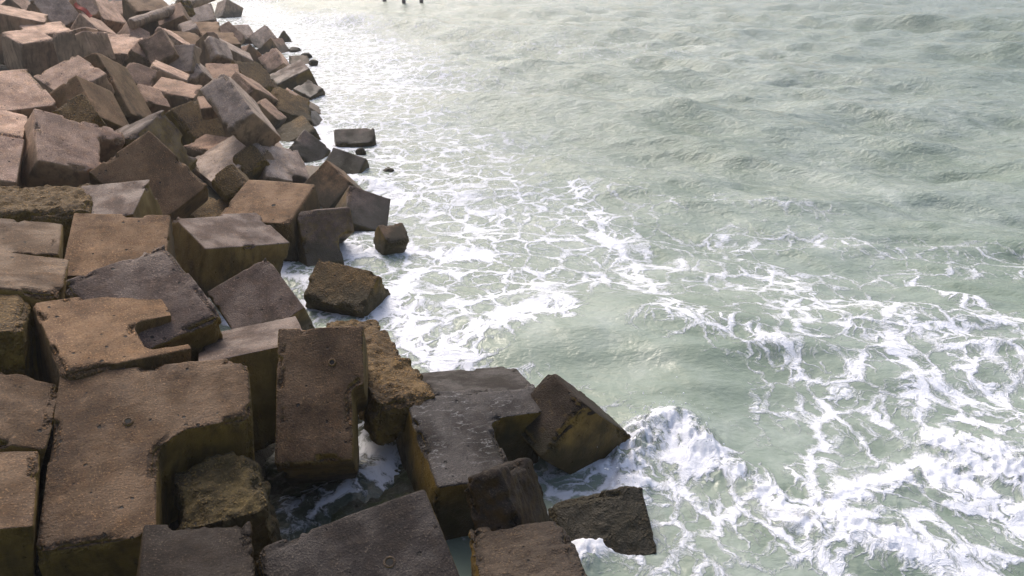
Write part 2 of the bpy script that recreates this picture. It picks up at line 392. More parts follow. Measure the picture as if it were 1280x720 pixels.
    'R25': ([[0.2096, -0.5158, 0.8307], [0.8622, 0.4982, 0.0918], [-0.4612, 0.697, 0.5491]], [-9.222, 18.325, 3.058], 1.17, 1.191, 1.181, None, 't', "tan-brown leaning block behind the big pale notched block's right end"),
    'R26': ([[0.7668, -0.6306, 0.1197], [0.5067, 0.4803, -0.7159], [0.394, 0.6096, 0.6878]], [-9.327, 17.219, 3.025], 0.721, 0.846, 0.781, None, 'g', 'golden pebbly triangular block peeking over the top of the big pale notched block'),
    'R27': ([[0.5913, -0.8046, 0.0536], [0.7201, 0.497, -0.4842], [0.363, 0.3249, 0.8733]], [-11.918, 22.109, 3.152], 1.33, 1.381, 1.355, None, 'p', 'pale block with one corner up, between the large pinkish block and the tall slope block'),
    'R28': ([[-0.0227, -0.485, 0.8742], [0.9259, 0.3197, 0.2014], [-0.3772, 0.814, 0.4418]], [-11.071, 23.52, 2.518], 1.872, 2.011, 1.94, None, 't', 'tall narrow brown block sloping down to the right, behind the tan-brown leaning block'),
    'R29a': ([[0.5491, -0.8134, 0.1922], [0.8342, 0.5192, -0.1858], [0.0513, 0.2623, 0.9636]], [-18.6, 32.072, 3.2], 1.36, 1.395, 1.378, None, 'p', 'pale block with flat bright top and brown front near the upper left edge'),
    'R29b': ([[0.9801, -0.1865, -0.0677], [-0.0271, 0.2122, -0.9769], [0.1965, 0.9593, 0.2029]], [-15.678, 29.63, 3.014], 1.355, 1.258, 0.783, None, 'p', 'pale brown block with pointed top beside the flat bright-topped block, upper left'),
    'R29c': ([[0.3895, -0.2436, 0.8882], [0.9132, 0.2272, -0.3382], [-0.1194, 0.9429, 0.311]], [-14.759, 29.788, 3.088], 1.061, 1.013, 0.466, None, 'p', 'pale brown block just right of the pointed-top block, upper left'),
    'R30': ([[0.7632, -0.6425, 0.0683], [0.6431, 0.745, -0.1771], [0.0629, 0.1791, 0.9818]], [-18.861, 33.883, 3.319], 1.58, 1.607, 1.594, None, 'p', 'flat pale block behind the bright-topped block at the upper left'),
    'R31': ([[0.8724, -0.3968, 0.2855], [0.4089, 0.9124, 0.0187], [-0.2679, 0.1004, 0.9582]], [-20.452, 34.789, 3.88], 2.227, 1.921, 2.068, None, 'p', 'long pale block at the upper left corner of the picture'),
    'R32': ([[0.4977, -0.6024, 0.6241], [0.8351, 0.1382, -0.5325], [0.2345, 0.7862, 0.5718]], [-20.309, 37.794, 3.768], 1.536, 1.613, 1.575, None, 'y', 'steep grey block at the top edge, left of the red plastic strip'),
    'R34': ([[0.2663, -0.7476, 0.6084], [0.9097, 0.4035, 0.0976], [-0.3185, 0.5274, 0.7876]], [-18.201, 37.05, 3.183], 1.25, 1.255, 1.253, None, 'p', 'pale block directly below the red plastic strip'),
    'R35': ([[0.2124, -0.6388, 0.7395], [0.9504, 0.3109, -0.0043], [-0.2272, 0.7038, 0.6731]], [-19.037, 39.567, 3.744], 1.78, 1.825, 1.803, None, 'p', 'pale sloping block at the top edge, right of the red plastic strip'),
    'R36': ([[0.9107, -0.3743, 0.175], [0.4093, 0.8751, -0.2583], [-0.0565, 0.3069, 0.9501]], [-14.639, 31.148, 2.95], 1.543, 1.597, 1.571, None, 'p', 'flat pale brown block behind the tall narrow sloping block'),
    'R37': ([[0.728, -0.6499, 0.2183], [0.6842, 0.6685, -0.2914], [0.0434, 0.3615, 0.9314]], [-18.487, 42.956, 3.755], 1.811, 1.812, 1.812, None, 't', 'tan block at the top edge, just behind the left end of the concrete beam'),
    'R38b': ([[0.8296, -0.5578, 0.0251], [0.5032, 0.7273, -0.4666], [0.2421, 0.3997, 0.8841]], [-15.844, 40.974, 2.813], 0.854, 0.878, 0.865, None, 'y', 'small grey block under the middle of the concrete beam'),
    'R39': ([[0.915, -0.3733, 0.1529], [0.3904, 0.7242, -0.5685], [0.1015, 0.5798, 0.8084]], [-19.576, 53.142, 2.551], 1.582, 1.647, 1.615, None, 'y', "grey block at the top edge just right of the concrete beam's lumpy collar"),
    'R40': ([[0.7585, 0.1677, -0.6298], [-0.5999, 0.5571, -0.5742], [0.2545, 0.8133, 0.5231]], [-28.579, 82.619, 0.802], 1.841, 1.899, 1.869, None, 'y', 'last grey block at the top edge, beside the white surf'),
    'R41': ([[0.944, -0.3171, 0.0918], [0.33, 0.9117, -0.2448], [-0.0061, 0.2613, 0.9652]], [-15.577, 41.919, 2.624], 1.839, 1.83, 1.834, None, 't', 'brown flat block in front of the right end of the concrete beam'),
    'R42': ([[0.3276, -0.7103, 0.623], [0.9112, 0.0633, -0.407], [0.2496, 0.701, 0.668]], [-16.418, 48.729, 1.708], 1.442, 1.392, 1.417, None, 'q', 'brown pointed block beside the surf, last big one before the far stones'),
    'R43': ([[0.5312, -0.3207, 0.7842], [0.6763, 0.7181, -0.1645], [-0.5104, 0.6177, 0.5983]], [-17.147, 38.553, 2.571], 1.15, 1.235, 1.192, None, 'p', 'tan-brown block in front of the left end of the concrete beam'),
    'R44': ([[0.8478, -0.523, 0.0885], [0.3367, 0.4018, -0.8515], [0.4098, 0.7517, 0.5168]], [-13.052, 30.546, 2.923], 1.026, 1.16, 1.091, None, 'q', 'dark brown block with pointed top, in front of the concrete beam'),
    'R44b': ([[-0.0383, -0.8068, 0.5895], [0.9801, 0.0846, 0.1795], [-0.1947, 0.5847, 0.7876]], [-15.101, 37.586, 2.629], 1.374, 1.315, 1.344, None, 'p', 'pale sloping block leaning on the dark brown pointed-top block before the beam'),
    'R45': ([[0.7989, -0.5059, 0.3252], [0.5899, 0.7644, -0.26], [-0.1171, 0.3996, 0.9092]], [-15.152, 38.915, 2.418], 1.256, 1.337, 1.296, None, 't', "brown block between the grey square block and the flat one under the beam's right end"),
    'R46': ([[0.0718, -0.7826, 0.6184], [0.928, -0.1748, -0.329], [0.3656, 0.5975, 0.7137]], [-13.573, 30.809, 2.771], 0.981, 0.929, 0.955, None, 'q', 'small brown block left of the dark brown pointed-top block before the beam'),
    'R47': ([[0.9785, 0.0354, -0.2032], [-0.1898, 0.5397, -0.8202], [0.0806, 0.8411, 0.5348]], [-12.32, 30.663, 2.528], 1.081, 1.103, 0.491, None, 'y', 'grey square-faced block in the middle of the far heap'),
    'R48': ([[0.1957, -0.5991, 0.7764], [0.8182, 0.5361, 0.2075], [-0.5406, 0.5947, 0.5951]], [-11.596, 30.99, 2.068], 1.008, 0.968, 0.988, None, 'y', 'whitish leaning block right of the grey square-faced block in the far heap'),
    'R49': ([[0.7613, -0.3351, -0.5551], [-0.42, 0.3975, -0.8159], [0.494, 0.8542, 0.1618]], [-13.696, 36.842, 2.037], 1.307, 1.331, 0.593, None, 'q', 'brown block with raised corner right of the grey square-faced block in the far heap'),
    'R49b': ([[0.4206, -0.4253, 0.8014], [0.8282, 0.5405, -0.1479], [-0.3703, 0.7259, 0.5796]], [-12.76, 36.605, 2.225], 1.081, 1.096, 0.49, None, 'y', 'grey sloping block lying against the brown block with raised corner, far heap'),
    'R50': ([[0.8552, -0.487, 0.1773], [0.5159, 0.8323, -0.2027], [-0.0488, 0.2648, 0.9631]], [-14.19, 40.607, 2.261], 1.587, 1.605, 1.596, None, 't', 'flat brown block behind the grey sloping block in the far heap'),
    'R51': ([[0.7484, -0.4028, 0.5269], [0.4253, 0.9011, 0.0849], [-0.509, 0.1606, 0.8457]], [-13.153, 39.598, 1.851], 1.645, 1.416, 1.526, None, 'y', 'thin pale-edged block lying diagonally near the far waterline'),
    'R52': ([[0.8075, -0.547, -0.2208], [0.2523, 0.6586, -0.7089], [0.5332, 0.5167, 0.6699]], [-16.85, 56.147, 0.77], 1.501, 1.574, 1.538, None, 'y', 'grey pointed block at the far waterline, nearest the cone-shaped stone'),
    'R53': ([[0.8424, -0.4927, -0.2184], [0.1566, 0.6116, -0.7755], [0.5157, 0.619, 0.5924]], [-12.77, 43.65, 0.821], 1.148, 1.241, 1.193, None, 'p', 'pinkish block at the far waterline above the grey flat-topped block'),
    'R54': ([[0.8391, -0.4633, -0.2851], [0.384, 0.8756, -0.2929], [0.3854, 0.1363, 0.9126]], [-10.734, 39.367, 0.831], 1.767, 1.755, 1.762, None, 'm', 'grey flat-topped block with dark front at the far waterline'),
    'R55': ([[0.2486, -0.5585, 0.7914], [0.96, 0.2508, -0.1245], [-0.129, 0.7907, 0.5985]], [-14.863, 53.886, 0.366], 1.447, 1.44, 1.444, None, 'q', 'brown block at the far waterline behind the pinkish one'),
    'R56': ([[0.9323, -0.3263, 0.156], [0.3617, 0.8443, -0.3954], [-0.0026, 0.4251, 0.9052]], [-12.749, 49.592, 0.086], 1.127, 1.15, 1.139, None, 'q', 'low flat block awash at the far waterline beside the three dark stones'),
    'R57': ([[0.5056, -0.851, 0.1422], [0.813, 0.4148, -0.4086], [0.2888, 0.3222, 0.9015]], [-9.219, 36.991, 0.434], 1.018, 1.007, 1.013, None, 'm', 'grey block standing in the surf just below the grey flat-topped far one'),
    'R59': ([[0.5053, -0.5734, 0.6449], [0.8494, 0.4623, -0.2545], [-0.1522, 0.6764, 0.7206]], [-11.168, 35.768, 1.231], 1.57, 1.596, 1.583, None, 'g', 'golden pebbly block near the far waterline, behind the large grey wedge'),
    'R60': ([[0.4365, -0.6739, 0.5961], [0.7594, 0.6313, 0.1575], [-0.4825, 0.3839, 0.7873]], [-9.599, 30.706, 1.538], 1.379, 1.386, 1.382, None, 'q', 'brown sloping block right of the large grey wedge in the far heap'),
    'R61': ([[0.8036, -0.5888, -0.0873], [0.2367, 0.4507, -0.8607], [0.5461, 0.671, 0.5015]], [-8.528, 24.064, 2.402], 0.752, 0.833, 0.791, None, 'q', 'brown block half hidden behind the upper left of the large grey wedge'),
    'R62': ([[0.1931, -0.5877, 0.7857], [0.7849, 0.573, 0.2357], [-0.5887, 0.5712, 0.5719]], [-7.098, 22.228, 2.294], 1.683, 1.661, 0.836, None, 'y', 'large whitish grey wedge-shaped block leaning in the middle of the heap'),
    'R63': ([[-0.0281, -0.7138, 0.6998], [0.9968, 0.0321, 0.0727], [-0.0743, 0.6996, 0.7107]], [-8.742, 29.424, 0.873], 1.14, 1.074, 1.106, None, 'q', 'narrow brown block lying along the right side of the large grey wedge'),
    'R64': ([[0.7746, -0.2477, 0.5819], [0.4463, 0.866, -0.2254], [-0.4481, 0.4343, 0.7814]], [-8.421, 31.217, 0.753], 1.517, 1.562, 1.539, None, 'g', 'broad golden pebbly block near the waterline, right of the large grey wedge'),
    'R65': ([[0.7584, -0.3291, 0.5626], [0.3166, 0.9405, 0.1234], [-0.5697, 0.0846, 0.8175]], [-8.545, 33.449, 0.463], 1.557, 1.534, 1.545, None, 'q', 'brown sloping block at the waterline beyond the broad golden pebbly one'),
    'R66': ([[0.3547, -0.6131, 0.7059], [0.9052, 0.4142, -0.0951], [-0.2341, 0.6727, 0.7019]], [-7.708, 31.612, 0.099], 0.943, 0.917, 0.93, None, 'm', 'dark block at the waterline just below the brown sloping one by the surf'),
    'R67': ([[0.835, -0.5103, -0.2057], [0.4239, 0.835, -0.3508], [0.3508, 0.2057, 0.9136]], [-7.837, 28.369, 0.324], 1.429, 1.479, 1.454, None, 'g', 'golden pebbly block at the waterline below the large grey wedge'),
    'R68': ([[0.7735, 0.3028, 0.5568], [0.0106, 0.8722, -0.489], [-0.6337, 0.3842, 0.6714]], [-6.491, 25.496, 0.311], 1.117, 1.192, 1.153, None, 'm', 'damp dark block at the waterline with its corner toward the slab lying alone in foam'),
    'R69': ([[0.7556, -0.3656, 0.5435], [0.5714, 0.7737, -0.2739], [-0.3204, 0.5175, 0.7935]], [-6.198, 21.491, 0.864], 1.296, 1.37, 1.332, (2, 0.1, 0.45, 0.2, 0.05), 'y', 'pale grey block with small groove, behind the tan block with top lifting hole'),
    'R70': ([[0.734, -0.6401, -0.2271], [0.5579, 0.7589, -0.336], [0.3874, 0.12, 0.9141]], [-7.739, 21.436, 1.11], 1.763, 1.79, 1.777, None, 'y', 'grey flat block behind the two golden pebbly cubes'),
    'R70b': ([[0.7123, -0.5679, 0.4124], [0.6731, 0.7193, -0.1721], [-0.1989, 0.4001, 0.8946]], [-7.101, 22.512, 1.35], 0.992, 1.043, 1.017, None, 'y', 'small grey block behind the flat grey one and under the large grey wedge'),
    'R71': ([[0.7646, -0.6445, -0.0035], [0.4247, 0.5079, -0.7494], [0.4848, 0.5715, 0.6621]], [-7.022, 20.92, 1.165], 0.746, 0.815, 0.78, None, 'g', 'upper right of two small golden pebbly cubes beside the pale grey grooved block'),
    'R72': ([[0.7686, -0.6282, -0.1211], [0.3218, 0.5432, -0.7755], [0.553, 0.5571, 0.6196]], [-6.402, 17.511, 1.43], 0.689, 0.745, 0.717, None, 'g', 'lower left of two small golden pebbly cubes, right of the large diamond-shaped block'),
    'R73': ([[0.0978, -0.4188, 0.9028], [0.9711, -0.1585, -0.1787], [0.2179, 0.8941, 0.3912]], [-7.386, 17.016, 2.309], 1.425, 1.391, 1.408, (1, 0.52, 0.84, 0.14, 0.04), 'm', 'smooth purplish block with groove on its right side, behind the large diamond-shaped block'),
    'R74': ([[0.3298, -0.661, 0.6741], [0.9414, 0.1764, -0.2876], [0.0712, 0.7294, 0.6804]], [-9.196, 23.809, 1.548], 1.477, 1.457, 1.467, None, 'g', 'golden pebbly block right of the smooth purplish grooved block'),
    'R75': ([[0.8691, -0.3249, -0.373], [-0.2348, 0.3929, -0.8891], [0.4354, 0.8603, 0.2652]], [-8.039, 23.217, 1.776], 1.011, 1.038, 0.461, None, 'q', 'brown block tucked under the left side of the large grey wedge'),
    'R76': ([[0.9118, -0.4074, 0.0509], [0.4038, 0.8676, -0.2902], [0.0741, 0.2851, 0.9556]], [-8.731, 23.62, 2.195], 0.787, 0.839, 0.365, None, 'q', 'small brown block beneath the upper left end of the large grey wedge'),
    'R77': ([[0.9628, -0.0962, 0.2527], [0.1326, 0.9824, -0.1313], [-0.2356, 0.1599, 0.9586]], [-11.08, 26.966, 2.056], 1.377, 1.426, 1.402, None, 'q', 'tan block with square front in mid heap, left of the large grey wedge'),
    'R78': ([[0.8658, -0.0006, 0.5004], [0.2595, 0.8556, -0.4479], [-0.4279, 0.5176, 0.7409]], [-12.394, 27.295, 2.406], 0.981, 0.991, 0.987, None, 'q', 'brown block beside the tall narrow sloping block, facing the viewer squarely'),
    'R79': ([[0.8476, -0.2779, 0.452], [0.2456, 0.9606, 0.1299], [-0.4704, 0.0009, 0.8825]], [-11.962, 28.84, 2.371], 1.227, 1.412, 1.317, None, 'p', 'thin pale slab lying on the brown blocks, mid far heap'),
    'R80': ([[0.6308, -0.4944, 0.5981], [0.7068, 0.6842, -0.1799], [-0.3203, 0.5362, 0.781]], [-11.188, 25.382, 2.053], 0.83, 0.881, 0.855, None, 'q', 'small brown block at the foot of the tall narrow sloping block'),
    'R81': ([[0.9309, -0.3045, 0.2018], [0.3575, 0.8729, -0.332], [-0.0751, 0.3812, 0.9215]], [-11.667, 33.111, 1.729], 1.284, 1.319, 1.302, None, 'q', 'brown block beneath the whitish leaning block in the far heap'),
    'R82': ([[0.931, 0.3634, -0.0334], [-0.3642, 0.9193, -0.1489], [-0.0234, 0.1508, 0.9883]], [-8.7, 22.733, 1.191], 1.048, 1.049, 1.049, None, 'q', 'small brown block at the right foot of the smooth purplish grooved block'),
    'R84': ([[0.5331, -0.8382, 0.1149], [0.8363, 0.5014, -0.2218], [0.1283, 0.2143, 0.9683]], [-6.865, 17.291, 0.925], 0.938, 0.947, 0.942, None, 'g', 'small pebbly block low in the gap beside the large diamond-shaped block'),
    'R85': ([[0.9914, 0.1282, 0.0265], [-0.0987, 0.8652, -0.4917], [-0.086, 0.4848, 0.8704]], [-15.98, 33.016, 2.862], 1.229, 1.278, 1.253, None, 'p', 'pale brown block behind the pale block just right of the pointed-top one'),
    'R86': ([[0.8859, -0.3463, 0.3086], [0.4478, 0.4645, -0.764], [0.1213, 0.815, 0.5666]], [-19.035, 37.976, 3.874], 0.796, 0.901, 0.846, None, 'p', 'small pale block at the top edge right behind the red plastic strip'),
    'R87': ([[0.9012, -0.387, -0.1952], [0.2435, 0.8246, -0.5106], [0.3585, 0.4126, 0.8374]], [-17.085, 42.091, 3.281], 1.362, 1.362, 1.362, None, 'q', 'small brown block under the left part of the concrete beam'),
    'R88': ([[0.7353, -0.5458, 0.4018], [0.6778, 0.5954, -0.4314], [-0.0038, 0.5895, 0.8077]], [-18.471, 57.448, 1.006], 1.448, 1.466, 1.457, None, 'y', 'brown block at the far waterline beside the brown pointed block'),
    'F0': ([[0.8402, -0.537, 0.0752], [0.5383, 0.8428, 0.0034], [-0.0653, 0.0376, 0.9972]], [-5.811, 22.619, 0.334], 1.446, 1.5, 1.446, None, 'q', 'small brown block low at the waterline behind the damp dark block'),
    'F1': ([[0.8241, 0.4925, 0.2798], [-0.5319, 0.5028, 0.6814], [0.1949, -0.7104, 0.6763]], [-14.056, 44.727, 0.966], 1.456, 1.551, 1.456, None, 'q', 'brown block in shadow between the thin pale-edged block and the far waterline'),
    'F2': ([[-0.5122, 0.2325, 0.8268], [-0.395, -0.9186, 0.0136], [0.7627, -0.3196, 0.5623]], [-26.884, 46.639, 3.546], 1.369, 1.388, 1.369, None, 'p', 'pale block at the very top left, behind the long pale corner block'),
    'F3': ([[-0.3084, -0.9412, 0.1378], [0.7842, -0.3335, -0.5233], [0.5385, -0.0533, 0.841]], [-20.278, 43.68, 3.487], 1.283, 1.233, 1.283, None, 'p', 'pale block at the top edge behind the pale sloping block, right of the red strip'),
    'F4': ([[0.5592, -0.5536, 0.617], [0.7846, 0.5938, -0.1783], [-0.2677, 0.5838, 0.7665]], [-24.08, 63.922, 2.412], 1.599, 1.603, 1.599, None, 'q', "small brown block at the top edge behind the concrete beam's right end"),
}
def build_blocks():
    for i, (nm, (R, t, w, d, h, groove, mat, label)) in enumerate(DATA.items()):
        t = np.array(t)
        zc = float(t[1])
        poly = plan(w, d, groove)
        V, Fc = prism(poly, h)
        vox = float(np.clip(zc*.0026, .021, .055))
        pebbly = mat in 'gko'
        rug = nm in ('N13', 'N14', 'N8', 'N15', 'R19', 'N12', 'N11')
        me = weathered('concrete_block', V, Fc, vox, 100+i, chip=2.0 if nm in ('N13', 'N14', 'N12') else 1.5 if pebbly else 1.0, peb=(.02 if nm in ('N13', 'N14', 'N12') else .04) if rug else (.016 if pebbly else .003), wave=.06 if rug else .02)
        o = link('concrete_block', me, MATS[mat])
        M = np.eye(4); M[:3, :3] = R; M[:3, 3] = t
        o.matrix_world = Matrix(M.tolist())
        tag(o, label, 'concrete block', 'concrete blocks of the breakwater')
        BLOCKS[nm] = o
build_blocks()

# lifting sockets cast into some of the blocks
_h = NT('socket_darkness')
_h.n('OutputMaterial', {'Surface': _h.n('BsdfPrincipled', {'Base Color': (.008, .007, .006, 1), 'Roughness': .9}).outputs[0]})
HOLE_SHADE = _h.m
def socket(nm, u, v, r, m='b'):
    o = BLOCKS[nm]
    Mi = np.array(o.matrix_world.inverted())
    cp, sp = math.cos(PITCH), math.sin(PITCH)
    dv = np.array([(u-640)/FOC, cp+(360-v)/FOC*sp, -sp+(360-v)/FOC*cp])
    a = Mi[:3, :3] @ np.array([0, 0, CAM_H])+Mi[:3, 3]
    dl = Mi[:3, :3] @ dv
    c = a+dl*(-a[2]/dl[2])
    V, Fc = [], []
    n = 20
    rs = np.random.RandomState(int(u))
    prof = [(1.7, -.012), (1.45, .004), (1.15, .008), (1.0, .003), (.92, -.006), (.5, -.010), (.0001, -.011)]
    for k, (q, z) in enumerate(prof):
        for j in range(n):
            f = 1+(.12*(rs.rand()-.5) if k < 4 else 0)
            V.append((c[0]+r*q*f*math.cos(2*math.pi*j/n), c[1]+r*q*f*math.sin(2*math.pi*j/n), z+.006))
    for k in range(len(prof)-1):
        for j in range(n):
            Fc.append((k*n+j, k*n+(j+1) % n, (k+1)*n+(j+1) % n, (k+1)*n+j))
    me = arr_mesh('lifting_socket', V, Fc)
    smooth(me)
    s = link('lifting_socket', me, MATS[m], o)
    hole = []
    hf = []
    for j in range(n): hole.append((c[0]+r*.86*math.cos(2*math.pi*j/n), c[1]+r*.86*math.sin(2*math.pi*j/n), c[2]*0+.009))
    hm = arr_mesh('socket_shade_disc', hole, [tuple(range(n))])  # flat disc, painted near black for the shade inside the hole
    link('socket_shade_disc', hm, HOLE_SHADE, s)
socket('N1', 160, 527, 0.032, 'b')
socket('N9', 487, 703, 0.036, 'k')
socket('N4', 415, 453, 0.03, 'b')
socket('R10', 342, 257, 0.05, 't')

# ------------------------------------------------------------------ rubble core under the blocks, sea bed
SHORE = [(3.2, -6), (2.6, 0), (2.2, 3.), (1.65, 8.5), (1.3, 9.8), (-.2, 11.3), (-1.4, 11.6), (-2.5, 14), (-2.5, 17.4), (-3.2, 20.5), (-4.2, 24), (-6.2, 28), (-9, 39), (-12.5, 50), (-18.4, 65), (-26, 80), (-50, 120), (-80, 160)]
SH = np.array(SHORE)
def shore(y): return np.interp(y, SH[:, 1], SH[:, 0])
def core():
    ys = np.concatenate([np.arange(-4, 30, .22), np.arange(30, 60, .5), np.arange(60, 150, 1.6)])
    ds = np.concatenate([np.arange(-7, 10, .22), np.arange(10, 34, 1.5)])
    Y, D = np.meshgrid(ys, ds, indexing='ij')
    X = shore(Y)-D
    Z = -1.75+np.clip(D, -6, 8)*.44
    P = np.stack([X, Y, Z], -1).reshape(-1, 3)
    nz = (fbm(P*np.array([.9, .9, .9]), 3, 4)-.5)*1.1
    P[:, 2] += nz
    ny, nd = Y.shape
    idx = np.arange(ny*nd).reshape(ny, nd)
    Fc = np.stack([idx[:-1, :-1], idx[1:, :-1], idx[1:, 1:], idx[:-1, 1:]], -1).reshape(-1, 4)
    me = arr_mesh('rubble_core', P, Fc)
    smooth(me)
    o = link('rubble_core', me, MATS['d'])  # near-black colour also paints the deep shade in the gaps between blocks
    tag(o, kind='structure')
core()

# ------------------------------------------------------------------ the sea
# foam streaks: (points of the photograph laid on the water plane, half width in metres, strength)
STROKES = [
    ([(300, 2), (330, 20), (370, 45), (400, 80), (420, 110)], 3.6, .70),
    ([(410, 120), (430, 150), (450, 175), (480, 200)], 1.9, .62),
    ([(500, 130), (520, 180), (560, 230)], 2.2, .55),
    ([(380, 20), (440, 60), (480, 110)], 5.0, .66),
    ([(390, 150), (412, 175), (425, 185)], .6, 1.0),
    ([(430, 222), (470, 232), (495, 245)], .45, 1.0),
    ([(425, 305), (455, 318), (520, 318), (590, 316)], .38, 1.0),
    ([(355, 335), (372, 352)], .3, .9),
    ([(385, 382), (430, 392), (475, 395), (500, 372), (518, 345)], .30, 1.0),
    ([(490, 400), (530, 440), (560, 458)], .5, .95),
    ([(540, 450), (590, 430), (640, 405), (690, 385)], .42, .9),
    ([(560, 400), (620, 370), (700, 350), (780, 350), (830, 362)], .55, .66),
    ([(520, 380), (580, 340), (640, 310), (700, 290)], .6, .52),
    ([(500, 270), (580, 260), (660, 250), (740, 240)], 1.1, .42),
    ([(560, 215), (640, 225), (720, 240), (800, 255)], 1.0, .40),
    ([(720, 230), (750, 265), (775, 300), (800, 330), (822, 368)], .30, .72),
    ([(640, 320), (720, 320), (790, 330)], .7, .5),
    ([(925, 300), (955, 325), (970, 360), (985, 395), (1010, 420)], .26, .66),
    ([(960, 330), (1040, 345), (1130, 335), (1280, 330)], .55, .44),
    ([(1000, 370), (1050, 425), (1110, 450), (1150, 500), (1210, 540), (1280, 565)], .26, .70),
    ([(1060, 380), (1130, 410), (1190, 460), (1240, 500), (1280, 520)], .26, .69),
    ([(1150, 345), (1200, 375), (1280, 410)], .3, .68),
    ([(1180, 445), (1230, 425), (1280, 408)], .22, .70),
    ([(1110, 455), (1050, 490), (1030, 555), (1005, 600)], .22, .66),
    ([(1190, 465), (1220, 520), (1280, 540)], .3, .68),
    ([(1190, 570), (1240, 590), (1290, 610)], .35, 1.0),
    ([(1170, 610), (1230, 635), (1290, 650)], .25, .92),
    ([(1000, 645), (1060, 615), (1130, 600), (1200, 600)], .24, .86),
    ([(1080, 680), (1150, 650), (1220, 690), (1280, 715)], .28, .7),
    ([(760, 565), (800, 548), (840, 540), (870, 560), (930, 588), (1000, 640), (1090, 670)], .26, .86),
    ([(725, 690), (745, 650), (775, 615), (810, 590)], .24, .92),
    ([(800, 560), (850, 575), (890, 600)], .25, .9),
    ([(850, 640), (930, 655), (1000, 690), (1040, 715)], .3, .62),
    ([(780, 650), (830, 690), (860, 720)], .35, .55),
    ([(835, 400), (880, 425), (930, 435), (960, 450)], .36, .70),
    ([(700, 570), (740, 560), (770, 590)], .16, .8),
    ([(690, 600), (740, 600), (790, 585)], .12, .75),
    ([(1050, 560), (1100, 540), (1170, 560)], .5, .5),
    ([(880, 250), (960, 255), (1040, 265)], .6, .36),
    ([(1060, 300), (1150, 300), (1280, 310)], .6, .34),
    ([(480, 540), (505, 580), (465, 615), (400, 655), (340, 668)], .34, .62),
    ([(600, 180), (700, 190), (800, 215)], 1.4, .30),
    ([(460, 180), (540, 240), (620, 300)], 1.6, .60),
    ([(540, 190), (640, 240), (770, 290)], 1.5, .54),
    ([(520, 330), (620, 350), (760, 350)], .8, .60),
    ([(430, 130), (520, 160), (620, 190)], 2.4, .52),
    ([(880, 300), (960, 290), (1060, 300), (1280, 320)], .8, .46),
    ([(840, 420), (930, 440), (1010, 470)], .45, .62),
    ([(960, 350), (1100, 420), (1280, 470)], 1.3, .555),
    ([(860, 330), (960, 380), (1020, 470)], .8, .50),
    ([(640, 280), (760, 320), (900, 350)], 1.0, .50),
    ([(1000, 520), (1140, 520), (1280, 520)], .6, .52),
    ([(900, 660), (1050, 660), (1280, 690)], .6, .58),
    ([(540, 300), (680, 330), (800, 340)], 1.2, .46),
    ([(780, 610), (860, 620), (930, 650)], .5, .62),
    ([(450, 30), (560, 50), (700, 60)], 8.0, .34),
]
MILK = [
    ([(900, 60), (1050, 120), (1200, 150)], 6.0, .5),
    ([(1050, 200), (1150, 250), (1280, 260)], 3.0, .6),
    ([(850, 200), (950, 240), (1050, 300)], 2.5, .45),
    ([(560, 250), (700, 280), (820, 340)], 1.8, .65),
    ([(900, 520), (1000, 560), (1280, 590)], 1.0, .5),
    ([(740, 660), (830, 640), (930, 680), (960, 720)], .8, .75),
    ([(1000, 640), (1100, 640), (1280, 640)], .6, .6),
    ([(500, 420), (600, 400), (720, 350)], .8, .6),
    ([(660, 430), (740, 420), (800, 470)], .7, .45),
    ([(420, 200), (480, 250), (520, 320)], 1.0, .55),
    ([(1050, 400), (1150, 440), (1280, 480)], 1.2, .45),
    ([(330, 20), (400, 80), (440, 150)], 7.0, .8),
    ([(480, 60), (560, 120), (620, 200)], 6.0, .45),
    ([(1000, 150), (1100, 200), (1200, 230)], 4.0, .28),
    ([(820, 560), (880, 600), (960, 640)], .6, .6),
]
LIFT = [
    ([(785, 575), (815, 548), (850, 540), (885, 565)], .26, .40),
    ([(728, 690), (745, 655), (775, 620), (800, 598)], .20, .25),
    ([(1180, 570), (1240, 590), (1290, 612)], .35, .18),
    ([(1000, 645), (1100, 610), (1190, 600)], .3, .14),
    ([(870, 575), (940, 605), (1010, 645), (1090, 670)], .3, .14),
    ([(430, 222), (470, 232)], .35, .2),
    ([(430, 305), (470, 318)], .3, .15),
]
SHOAL = [([(500, 520), (490, 570), (450, 620), (340, 680)], 1.0, 1.0)]
SWELL = [([(500, 520), (490, 570), (450, 620), (360, 670)], .8, .50), ([(640, 440), (760, 410), (850, 440), (860, 520)], .9, .12)]
def stroke_field(x, y, strokes, grow=1.0, power=2.0):
    out = np.zeros_like(x)
    for pts, wid, val in strokes:
        wid = wid*grow
        g = np.array([ground_at(u, v)[:2] for u, v in pts])
        lo, hi = g.min(0)-wid*3, g.max(0)+wid*3
        sel = np.where((x > lo[0]) & (x < hi[0]) & (y > lo[1]) & (y < hi[1]))[0]
        if len(sel) == 0: continue
        px, py = x[sel], y[sel]
        dm = np.full(len(sel), 1e9)
        for a, c in zip(g[:-1], g[1:]):
            e = c-a
            t = np.clip(((px-a[0])*e[0]+(py-a[1])*e[1])/max(e@e, 1e-9), 0, 1)
            dm = np.minimum(dm, np.hypot(px-a[0]-t*e[0], py-a[1]-t*e[1]))
        f = val*np.exp(-(dm/wid)**power*.8)
        out[sel] = np.maximum(out[sel], f)
    return out

